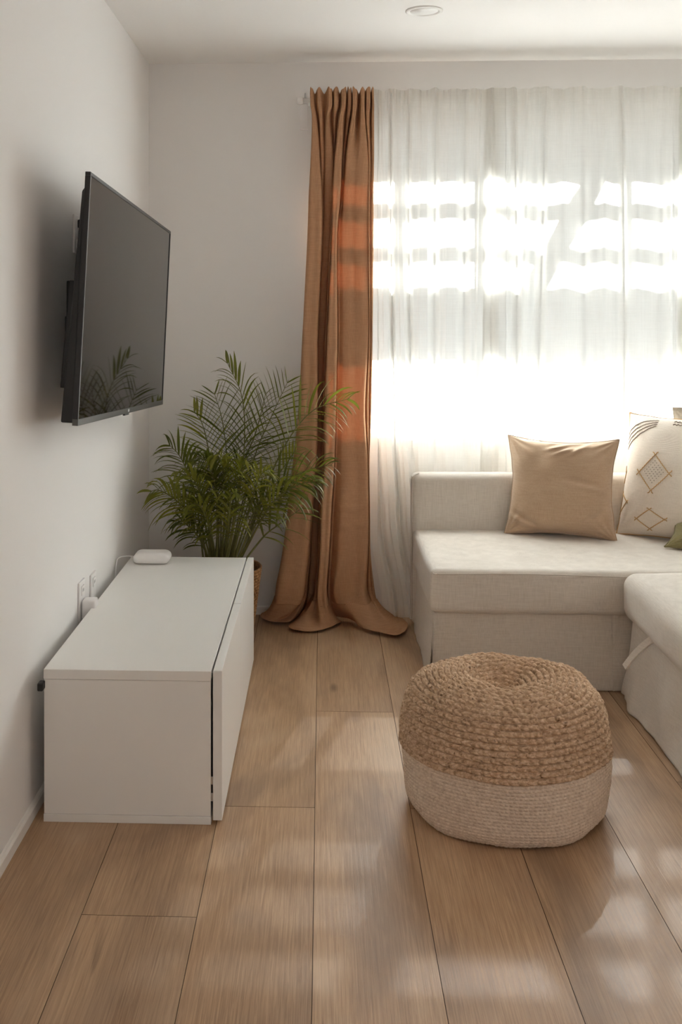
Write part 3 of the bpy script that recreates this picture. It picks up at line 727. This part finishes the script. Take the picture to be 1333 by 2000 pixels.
def frame(BL, BR, TL):
    """basis whose x runs along the bottom edge and z up the pillow's face"""
    ex = (BR - BL).normalized(); ez = (TL - BL); ez = (ez - ex * ez.dot(ex)).normalized(); ey = ez.cross(ex); return ex, ey, ez
def pillow(name, label, m, center, ex, ey, ez, w, h, th, seed, piping=None, pinch=.10, wr=.006, crease=(), group=None):
    S = pillow_fn(w, h, th, seed, pinch, wr, crease); n = 72
    def W(p): return center + ex * p.x + ey * p.y + ez * p.z
    def gu(i): s = -1 + 2 * i / n; return math.sin(s * math.pi / 2) * .35 + s * .65
    V = []
    for side in (-1, 1):
        for i in range(n + 1):
            for j in range(n + 1): V.append(W(S(gu(i), gu(j), side)))
    N = (n + 1) ** 2; Fc = [f[::-1] for f in grid_faces(n + 1, n + 1)] + [tuple(k + N for k in f) for f in grid_faces(n + 1, n + 1)]
    me = bpy.data.meshes.new('cover'); me.from_pydata([tuple(v) for v in V], [], Fc); bm = bmesh.new(); bm.from_mesh(me); bmesh.ops.remove_doubles(bm, verts=bm.verts[:], dist=.00005); bmesh.ops.recalc_face_normals(bm, faces=bm.faces[:]); bm.to_mesh(me); bm.free()
    zlow = min(v.co.z for v in me.vertices)
    root = thing(name, tuple(center - Vector((0, 0, center.z - zlow))), label, 'cushion', group)
    finish('cover', me, m, root)
    edge = [W(S(u, v, 1)) for u, v in [(gu(i), -1) for i in range(n)] + [(1, gu(i)) for i in range(n)] + [(-gu(i), 1) for i in range(n)] + [(-1, -gu(i)) for i in range(n)]]
    edge.append(edge[0]); V, Fc = tube(edge, .0028, 6, cap=False); mesh('piping', V, Fc, piping or m, root)
    return root, S, W
# tan cushion
def place(bl, br, tl, zb, Ybl, Ybr, lean):
    pass
BLp = PZ(990, 1040, ZS + .004); BRp = PZ(1204, 1056, ZS + .004)
ex = (BRp - BLp); wdt = ex.length; ex.normalize()
lean = R(14); nrm = Vector((-ex.y, ex.x, 0)); ez = (Vector((0, 0, 1)) * math.cos(lean) + nrm * math.sin(lean)).normalized(); ey = ez.cross(ex)
hgt = .385; cen = (BLp + BRp) / 2 + ez * hgt * .485 + Vector((-.006, -.018, .001))
print('TAN', BLp, BRp, wdt)
pillow('tan_cushion', 'plain tan cushion with dark corners leaning on the sofa backrest', M_TAN, cen, ex, ey, ez, wdt * 1.03, hgt, .17, 3, M_TAN, .12, .011,
       crease=((.12, .74, R(28), .2, .015), (.32, .76, R(40), .2, .014), (.5, -.02, R(-8), .28, .009), (-.06, .8, R(20), .16, .010), (-.7, -.75, R(-30), .3, .010), (.62, -.6, R(40), .3, .008)))
# cream embroidered cushion
BLp = PZ(1200, 1046, ZS + .004); BRp = PZ(1455, 1085, ZS + .004)
ex = (BRp - BLp); wdt = ex.length; ex.normalize()
lean = R(14); nrm = Vector((-ex.y, ex.x, 0)); ez = (Vector((0, 0, 1)) * math.cos(lean) + nrm * math.sin(lean)).normalized(); ey = ez.cross(ex)
hgt = .472; cen = (BLp + BRp) / 2 + ez * hgt * .485 + nrm * .03 - ex * .004 + Vector((0, 0, .008))
print('CREAM', BLp, BRp, wdt)
cr, S, W = pillow('embroidered_cushion', 'cream cushion embroidered with tan diamonds, right of the tan cushion', M_CREAM, cen, ex, ey, ez, wdt, hgt, .17, 8, M_THREAD, .07, .005)
# find u,v on the front for a pixel
def uv_of(px, py):
    best = None; d = ray(px, py).normalized(); u = v = 0.0
    grid = [(a / 12, b / 12) for a in range(-12, 13) for b in range(-12, 13)]
    def err(u, v): q = W(S(u, v, -1)) - EYE; return (q - d * q.dot(d)).length
    u, v = min(grid, key=lambda g: err(*g)); st = .04
    for _ in range(40):
        c_ = [(u, v), (u + st, v), (u - st, v), (u, v + st), (u, v - st)]; c_ = [(max(-.99, min(.99, a)), max(-.99, min(.99, b))) for a, b in c_]
        n_ = min(c_, key=lambda g: err(*g))
        if n_ == (u, v): st *= .5
        u, v = n_
    return u, v
def on_front(u, v, off=.0015): return W(S(u, v, -1)) - ey * off
def stitch(a, b, zig=.0045, n=22):
    pts = []
    for i in range(n + 1):
        t_ = i / n; u = a[0] + (b[0] - a[0]) * t_; v = a[1] + (b[1] - a[1]) * t_
        L_ = math.hypot(b[0] - a[0], b[1] - a[1]) or 1; s_ = zig * (1 if i % 2 else -1); pts.append(on_front(u - (b[1] - a[1]) / L_ * s_, v + (b[0] - a[0]) / L_ * s_))
    return tube(pts, .0019, 5)
def diamond(corners, ext=.16):
    C = [uv_of(*c) for c in corners]; out = []
    for i in range(4):
        a, b = C[i], C[(i + 1) % 4]; e_ = (b[0] - a[0]) * ext, (b[1] - a[1]) * ext
        out.append(stitch((a[0] - e_[0], a[1] - e_[1]), (b[0] + e_[0], b[1] + e_[1])))
    return out
for cs in ([(1281, 888), (1308, 925), (1272, 958), (1249, 922)], [(1269, 995), (1299, 1015), (1270, 1033), (1244, 1013)], [(1207, 962), (1225, 980), (1205, 1000), (1199, 985)], [(1217, 912), (1225, 922), (1217, 940), (1208, 925)],
           [(1372, 892), (1400, 928), (1366, 960), (1342, 926)], [(1362, 998), (1392, 1018), (1362, 1038), (1338, 1016)]):
    V, Fc = join(diamond(cs)); mesh('embroidered_diamond', V, Fc, M_THREAD, cr)
dots = []
for i in range(6):
    for j in range(6):
        s_, t_ = (i + .7) / 6.8, (j + .7) / 6.8; A, B, C_, D_ = [(1281, 894), (1303, 925), (1272, 952), (1254, 922)]
        px = A[0] * (1 - s_) * (1 - t_) + B[0] * s_ * (1 - t_) + C_[0] * s_ * t_ + D_[0] * (1 - s_) * t_; py = A[1] * (1 - s_) * (1 - t_) + B[1] * s_ * (1 - t_) + C_[1] * s_ * t_ + D_[1] * (1 - s_) * t_
        u, v = uv_of(px, py); dots.append(tube([on_front(u - .006, v, .001), on_front(u + .006, v + .004, .001)], .0015, 5))
V, Fc = join(dots); mesh('stitched_dots', V, Fc, M_THREAD2, cr)
# corner trim: rows of braid across the top-left corner and along the top
trim = []
for k, off in enumerate((0, .08, .16, .24)):
    a, b, c_ = (-.97, .62 - off * 1.0), (-.80 + off * .3, .90 - off), (-.45, .93 - off * .45)
    pts = []
    for i in range(25):
        t_ = i / 24; u = a[0] * (1 - t_) ** 2 + 2 * b[0] * t_ * (1 - t_) + c_[0] * t_ ** 2; v = a[1] * (1 - t_) ** 2 + 2 * b[1] * t_ * (1 - t_) + c_[1] * t_ ** 2
        pts.append(on_front(u, v + (.003 if i % 2 else -.003)))
    trim.append(tube(pts, .0014, 5))
for v0 in (.93, .87): trim.append(tube([on_front(-.2 + 1.1 * i / 40, v0 + (.012 if i % 2 else -.012)) for i in range(41)], .0018, 5))
V, Fc = join(trim); mesh('braid_trim', V, Fc, M_THREAD2, cr)
# olive cushion at the right edge, lying against it
BLp = PZ(1302, 1072, ZS + .004); BRp = BLp + Vector((.36, -.20, 0)); ex = (BRp - BLp).normalized()
lean = R(60); nrm = Vector((-ex.y, ex.x, 0)); ez = (Vector((0, 0, 1)) * math.cos(lean) + nrm * math.sin(lean)).normalized(); ey = ez.cross(ex)
pillow('olive_cushion', 'olive green cushion corner on the seat in front of the embroidered cushion', M_GREEN, BLp + ex * .21 + ez * .085 - nrm * .03 + Vector((0, 0, .014)), ex, ey, ez, .42, .17, .09, 12, None, .10)
# white cushion and greige cushion behind
c = PY(1352, 905, SBY + .02)
pillow('white_cushion', 'plump white cushion against the backrest, behind the embroidered cushion', M_CREAM, Vector((c.x + .12, SBY - .047, .618)), Vector((1, 0, 0)), Vector((0, 1, 0)), Vector((0, 0, 1)), .42, .43, .08, 21, None, .03)
c = PY(1335, 870, SBY + .10)
pillow('greige_cushion', 'greige linen cushion on top of the backrest, rearmost at right edge', M_GREY_C, Vector((c.x + .16, SBY + .036, .752)), Vector((1, 0, 0)), Vector((0, 1, 0)), Vector((0, 0, 1)), .44, .25, .066, 25, None, .04)

# ------------------------------------------------------------------ braided pouf
def jute_mat(name, stops, fleck, frough=.95):
    t = NT(name); v = t.coord(); n = t.noise(v, 95, 4, .65); c = t.ramp(n, stops)
    f = t.ramp(t.noise(v, 70, 2, .5), [(.66, (0, 0, 0)), (.72, (1, 1, 1))]); c = t.mix(c, fleck, t.math('MULTIPLY', f, .7))
    t.link(c, t.b.inputs['Base Color']); t.set(Roughness=frough); t.b.inputs['Specular IOR Level'].default_value = .12
    t.bump(t.noise(v, 700, 3, .7), .5, .0012); return t.m
M_JUTE = jute_mat('jute', [(.3, lin(156, 128, 100)), (.5, lin(202, 172, 142)), (.72, lin(230, 206, 180))], lin(96, 66, 44))
M_COTTON = jute_mat('cotton_cord', [(.3, lin(206, 186, 166)), (.6, lin(230, 213, 194))], lin(196, 174, 152))
def pouf():
    c = PZ(985, 1655, 0); R0 = .262; yc = 2.745; cx = PY(986, 1500, yc).x; print('POUF', c, cx)
    prof = [(.170, .000), (.208, .001), (.230, .010), (.244, .032), (.250, .068), (.252, .110), (.2515, .145), (.250, .180), (.247, .215), (.241, .250), (.230, .284), (.209, .308), (.174, .323), (.138, .330), (.100, .327), (.070, .314), (.042, .299), (.018, .292), (.004, .290)]
    P = catmull([Vector((a, 0, b)) for a, b in prof], 40)
    L = [0]
    for a, b in zip(P[:-1], P[1:]): L.append(L[-1] + (b - a).length)
    L = np.array(L); PR = np.array([p.x for p in P]); PZ_ = np.array([p.z for p in P])
    zsplit = .160; ls = np.interp(zsplit, PZ_[:400], L[:400])
    root = thing('braided_pouf', (cx, yc, 0), 'round braided jute pouf with white lower band standing on the wood floor', 'pouf')
    def part(name, l0, l1, rh, sl, amp, m, nseg, npr, seed):
        rows_ = round((l1 - l0) / rh); rh = (l1 - l0) / rows_; nv = rows_ * npr + 1; l = np.linspace(l0, l1, nv); r = np.interp(l, L, PR); z = np.interp(l, L, PZ_)
        dr = np.gradient(r, l); dz = np.gradient(z, l); nr, nz = dz, -dr
        th = np.linspace(0, 2 * np.pi, nseg, endpoint=False)
        TH, LL = np.meshgrid(th, l, indexing='ij'); RR = np.tile(r, (nseg, 1))
        row = (LL - l0) / rh; ri = np.floor(np.minimum(row, rows_ - 1e-6)); fr = row - ri
        rowr = np.interp(l0 + (ri + .5) * rh, L, PR)
        nst = np.maximum(6, np.round(2 * np.pi * rowr / sl))
        rs = np.random.RandomState(seed); ph = rs.rand(rows_ + 1)[ri.astype(int)]
        s = TH / (2 * np.pi) * nst + ph
        # plait: the stitch leans one way in the lower half of a row and the other way in the upper half
        half = np.where(fr < .5, fr * 2, (1 - fr) * 2)                       # 0 at row edges, 1 in the middle
        sh = s + .45 * half + .12 * np.sin(TH * 3 + ri)
        cell = np.abs(np.sin(np.pi * sh)) ** .55
        env = np.sin(np.pi * fr) ** .45
        dip = 1 - .22 * np.exp(-((fr - .5) / .10) ** 2)
        # uneven fibre lumps
        k_ = np.floor(sh).astype(int); h_ = np.sin(k_ * 12.9898 + ri * 78.233) * 43758.5453; h_ = h_ - np.floor(h_)
        H = amp * env * (cell * dip * (.72 + .5 * h_)) + amp * .5 * env
        # large soft dents and sag
        big = .004 * np.sin(TH * 2 + 1.1) * np.sin(np.clip(LL / L[-1], 0, 1) * np.pi) + .0025 * np.sin(TH * 5 + LL * 14) + .0015 * np.sin(TH * 9 + LL * 40 + 2)
        top = np.clip((RR < .2) * 1.0, 0, 1)
        D = H + big * np.minimum(1, RR / .08)
        r2 = RR + nr[None, :] * D; z2 = z[None, :] + nz[None, :] * D
        # slight tilt of the top towards the right, dent off centre
        X = cx + r2 * np.cos(TH); Y = yc + r2 * np.sin(TH)
        z2 = z2 + np.where(z2 > .15, (z2 - .15) * (.0 * (X - cx) / .26), 0)
        X = X + np.where(z2 > .1, (z2 - .1) * -.02, 0)
        z2 = np.maximum(z2, .002)
        V = np.stack([X, Y, z2], -1).reshape(-1, 3)
        i = np.arange(nseg)[:, None]; j = np.arange(nv - 1)[None, :]; a = i * nv + j; b = ((i + 1) % nseg) * nv + j
        Fc = np.stack([a, b, b + 1, a + 1], -1).reshape(-1, 4)
        return np_mesh(name, V, Fc, m, root)
    part('white_band', 0, ls, .0085, .011, .0030, M_COTTON, 1100, 7, 3)
    part('jute_top', ls, L[-1], .0150, .022, .0074, M_JUTE, 1000, 9, 4)
pouf()

# ------------------------------------------------------------------ palm in a basket
PYc = 4.135
cpx = PY(428, 1150, PYc); PXc = cpx.x; RIM_R = PY(513, 1150, PYc).x - PXc; RIM_Z = PZ(0, 0, 0).z + PY(500, 1105, PYc).z
print('BASKET', PXc, RIM_R, RIM_Z)
t = NT('seagrass'); v = t.coord(); c = t.ramp(t.noise(v, 60, 4, .6), [(.3, lin(96, 62, 34)), (.5, lin(148, 104, 62)), (.7, lin(186, 144, 98))]); t.link(c, t.b.inputs['Base Color']); t.set(Roughness=.8); t.bump(t.noise(v, 500, 3), .4, .001); M_SEA = t.m
t = NT('palm_leaf'); v = t.coord(); oi = t.node('ShaderNodeObjectInfo')
c = t.ramp(t.math('ADD', t.math('MULTIPLY', oi.outputs['Random'], .55), t.math('MULTIPLY', t.noise(v, 14, 2), .5)), [(.2, lin(66, 72, 32)), (.5, lin(106, 110, 44)), (.8, lin(158, 156, 62))])
t.link(c, t.b.inputs['Base Color']); t.set(Roughness=.42); t.b.inputs['Specular IOR Level'].default_value = .45
trn = t.node('ShaderNodeBsdfTranslucent'); t.link(t.mix(c, lin(150, 165, 40), .5), trn.inputs[0]); mx = t.node('ShaderNodeMixShader'); mx.inputs[0].default_value = .32
t.link(t.b.outputs[0], mx.inputs[1]); t.link(trn.outputs[0], mx.inputs[2]); t.link(mx.outputs[0], t.out.inputs[0]); M_LEAF = t.m
M_STEM = plain('palm_stem', lin(112, 112, 58), .5, bump=.2, bs=60)
plant = thing('potted_palm', (PXc, PYc, 0), 'bushy green areca palm in a woven basket behind the media cabinet', 'plant')
def basket():
    prof = [(.72, 0), (.80, .01), (.86, .06), (.93, .14), (1.0, .8), (1.0, 1.0)]
    rows_ = 22; npr = 6; nseg = 520; nv = rows_ * npr + 1; zz = np.linspace(0, 1, nv)
    base = np.interp(zz, [0, .05, .3, .7, .97, 1], [.76, .80, .86, .94, 1.0, .99]) * RIM_R
    th = np.linspace(0, 2 * np.pi, nseg, endpoint=False); TH, Zz = np.meshgrid(th, zz, indexing='ij'); row = Zz * rows_; ri = np.floor(np.minimum(row, rows_ - 1e-6)); fr = row - ri
    s = TH / (2 * np.pi) * 44 + .5 * (ri % 2); H = .0045 * np.sin(np.pi * fr) ** .5 * (.45 + .55 * np.abs(np.sin(np.pi * (s + .3 * fr))) ** .6)
    RR = base[None, :] + H - .006; V = np.stack([PXc + RR * np.cos(TH), PYc + RR * np.sin(TH), .002 + Zz * (RIM_Z - .004)], -1).reshape(-1, 3)
    i = np.arange(nseg)[:, None]; j = np.arange(nv - 1)[None, :]; a = i * nv + j; b = ((i + 1) % nseg) * nv + j
    bk = np_mesh('basket', V, np.stack([a, b, b + 1, a + 1], -1).reshape(-1, 4), M_SEA, plant)
    V, Fc = lathe([(RIM_R * .74, .004), (RIM_R * .90, RIM_Z * .8), (RIM_R - .012, RIM_Z - .008), (RIM_R - .006, RIM_Z), (RIM_R - .002, RIM_Z - .004), (RIM_R - .004, RIM_Z - .01)], 60, (PXc, PYc)); mesh('basket_rim', V, Fc, M_SEA, plant)
    V, Fc = lathe([(RIM_R * .9, RIM_Z - .03), (RIM_R * .6, RIM_Z - .028), (0, RIM_Z - .024)], 48, (PXc, PYc)); mesh('soil', V, Fc, plain('potting_soil', lin(38, 28, 22), .95, .1, bump=1, bs=90), plant)
basket()
LX0, LY1 = XL + .012, YB - .012
def clampP(p):
    p = Vector(p)
    if p.x < LX0: p.x = LX0 + .002 * random.random()
    lim = LY1 if p.x < PY(570, 900, YB).x else YT - .105
    if p.y > lim: p.y = lim
    if p.y < CYF + .03 and p.z < CZT + .012: p.z = CZT + .012
    return p
random.seed(11)
def frond(path, nl=24, ll=.16, droop=.5, spread=.9, twist=0, wd=.0055, start=.32, seed=0):
    rr = random.Random(seed); P = catmull(path, 16); n = len(P); L_ = [0]
    for a, b in zip(P[:-1], P[1:]): L_.append(L_[-1] + (b - a).length)
    tot = L_[-1]
    def at(s):
        d = s * tot
        for i in range(n - 1):
            if L_[i + 1] >= d: break
        t_ = (d - L_[i]) / max(1e-6, L_[i + 1] - L_[i]); return P[i].lerp(P[i + 1], t_), (P[i + 1] - P[i]).normalized()
    V, Fc = [], []
    for k in range(nl):
        s = start + (1 - start) * (k + .5) / nl; p, tn = at(min(.999, s))
        view = Vector((0, -1, .25)).normalized()
        side0 = tn.cross(view)
        if side0.length < .2: side0 = tn.cross(Vector((1, 0, 0)))
        side0.normalize(); rot = Matrix.Rotation(twist + rr.uniform(-.15, .15), 3, tn); side0 = rot @ side0
        q = (k + .5) / nl; length = ll * (math.sin(math.pi * min(1, .22 + q * .72)) ** .7) * rr.uniform(.82, 1.12)
        fwd = .55 + .9 * q
        for sg in (-1, 1):
            if rr.random() < .05: continue
            d = (side0 * sg * spread + tn * fwd + Vector((0, -.25, .15)) * rr.uniform(.2, 1.0)).normalized(); pos = Vector(p); ns = 7; st = length / ns
            wdir = d.cross(Vector((0, 0, 1)));
            if wdir.length < .1: wdir = Vector((1, 0, 0))
            wdir.normalize(); wdir = (wdir + side0.cross(tn) * rr.uniform(-.8, .8) + Vector((0, 0, rr.uniform(-.5, .5)))).normalized()
            base_i = len(V); dd = Vector(d); dr_ = droop * rr.uniform(.6, 1.35)
            for i in range(ns + 1):
                f_ = i / ns; ww = wd * (math.sin(math.pi * min(1, .12 + f_ * .88)) ** .75) if f_ < 1 else .0004
                wv = (wdir - dd * wdir.dot(dd)).normalized(); nn = dd.cross(wv)
                pp = clampP(pos)
                V += [pp - wv * ww + nn * ww * .35, pp, pp + wv * ww + nn * ww * .35]
                dd = (dd + Vector((0, 0, -1)) * dr_ * (.05 + .44 * f_)).normalized(); pos = pos + dd * st
            for i in range(ns):
                a = base_i + i * 3; Fc += [(a, a + 1, a + 4, a + 3), (a + 1, a + 2, a + 5, a + 4)]
    o = mesh('frond', V, Fc, M_LEAF, plant)
    V, Fc = tube([clampP(p) for p in P], [.0042 * (1 - .78 * i / n) for i in range(n)], 6); mesh('stem', V, Fc, M_STEM, o)
    return o
def base(px): a = (px - 428) / 70; return Vector((PXc + a * RIM_R * .42, PYc + random.uniform(-.05, .05), RIM_Z - .03))
def Pp(*l):  # (px, py, depth offset)
    return [PY(a, b, PYc + c) for a, b, c in l]
FR = [
 # (base px, path, leaflets, length, droop, spread, start)
 (436, [(446, 1000, .02), (444, 900, .03), (434, 820, .03), (418, 765, .03)], 26, .165, .28, .95, .40),
 (462, [(478, 980, .05), (500, 885, .06), (534, 806, .07), (564, 742, .07)], 27, .17, .35, .95, .34),
 (450, [(468, 960, .0), (478, 860, .02), (472, 772, .03), (442, 704, .04)], 24, .13, .75, .55, .42),
 (410, [(398, 1010, -.04), (374, 940, -.07), (352, 892, -.09), (330, 868, -.11)], 24, .14, .85, .85, .40),
 (404, [(382, 1020, -.10), (345, 978, -.16), (312, 958, -.20), (292, 960, -.22)], 22, .13, .95, .8, .42),
 (410, [(392, 1056, -.06), (374, 1034, -.08), (356, 1018, -.10), (342, 1018, -.12)], 16, .09, .9, .8, .42),
 (480, [(516, 960, .02), (560, 865, .02), (612, 802, .01), (684, 778, -.03)], 26, .15, .75, .85, .42),
 (482, [(520, 985, -.02), (560, 940, -.04), (608, 916, -.06), (650, 908, -.08)], 22, .12, .7, .85, .40),
 (476, [(505, 1000, .06), (536, 940, .07), (560, 905, .07), (580, 878, .07)], 20, .11, .25, .95, .42),
 (484, [(520, 1000, -.08), (556, 962, -.12), (592, 944, -.15), (622, 944, -.17)], 20, .13, 1.1, .6, .44),
 (486, [(512, 1052, .04), (540, 1028, .06), (568, 1008, .07), (596, 988, .07)], 9, .12, .5, .9, .45),
 (480, [(508, 1020, .02), (530, 985, .03), (556, 960, .04), (588, 930, .04)], 16, .10, .4, .9, .45),
 (424, [(424, 990, -.08), (416, 930, -.12), (404, 900, -.15), (388, 890, -.18)], 24, .13, 1.1, .55, .46),
 (432, [(440, 980, -.06), (436, 920, -.10), (430, 895, -.14), (418, 892, -.18)], 24, .13, 1.15, .5, .46),
 (416, [(402, 1000, -.12), (386, 950, -.17), (370, 930, -.20), (352, 926, -.24)], 24, .13, 1.1, .6, .46),
 (446, [(462, 990, -.08), (470, 930, -.12), (474, 905, -.15), (480, 898, -.19)], 22, .12, 1.1, .55, .46),
 (420, [(412, 1040, -.14), (398, 1000, -.19), (384, 985, -.22), (366, 985, -.25)], 20, .11, 1.0, .65, .46),
 (440, [(446, 1030, -.14), (450, 985, -.19), (452, 965, -.22), (458, 958, -.25)], 20, .11, 1.0, .6, .46),
 (468, [(486, 1000, -.08), (500, 950, -.12), (512, 925, -.15), (528, 915, -.18)], 20, .11, .9, .7, .46),
 (428, [(424, 960, .06), (408, 880, .08), (396, 830, .09), (378, 800, .09)], 22, .13, .4, .9, .45),
 (456, [(470, 930, .08), (498, 850, .09), (512, 800, .09), (520, 765, .09)], 22, .12, .5, .75, .45),
 (418, [(404, 1000, .04), (388, 950, .05), (376, 920, .06), (360, 900, .06)], 20, .11, .7, .85, .42),
 (470, [(492, 1010, .0), (514, 975, -.02), (532, 958, -.03), (556, 945, -.05)], 18, .10, .8, .7, .40),
 (444, [(452, 1010, .04), (458, 950, .05), (462, 915, .05), (470, 880, .05)], 22, .12, .8, .7, .40),
 (412, [(396, 1035, -.02), (376, 1000, -.03), (360, 980, -.04), (340, 972, -.05)], 18, .10, .9, .75, .42),
 (434, [(432, 1010, .02), (424, 960, .03), (420, 930, .02), (410, 905, .0)], 22, .12, .9, .7, .46),
]
for i, (b, path, nl, ll, dr_, sp, stt) in enumerate(FR):
    frond([base(b)] + Pp(*path), round(nl * .82), ll * 1.22, dr_, sp, 0, .0058 if ll > .12 else .0050, stt, i)
# bare upright canes at the foot of the plant
for k in range(16):
    b = base(380 + k * 7); tip = PY(384 + k * 8 + random.uniform(-8, 8), random.uniform(940, 1010), PYc + random.uniform(-.08, .06))
    V, Fc = tube(catmull([b, b.lerp(tip, .5) + Vector((random.uniform(-.01, .01), 0, 0)), tip], 6), [.0045 - .0002 * i for i in range(13)], 7); mesh('cane', V, Fc, M_STEM, plant)
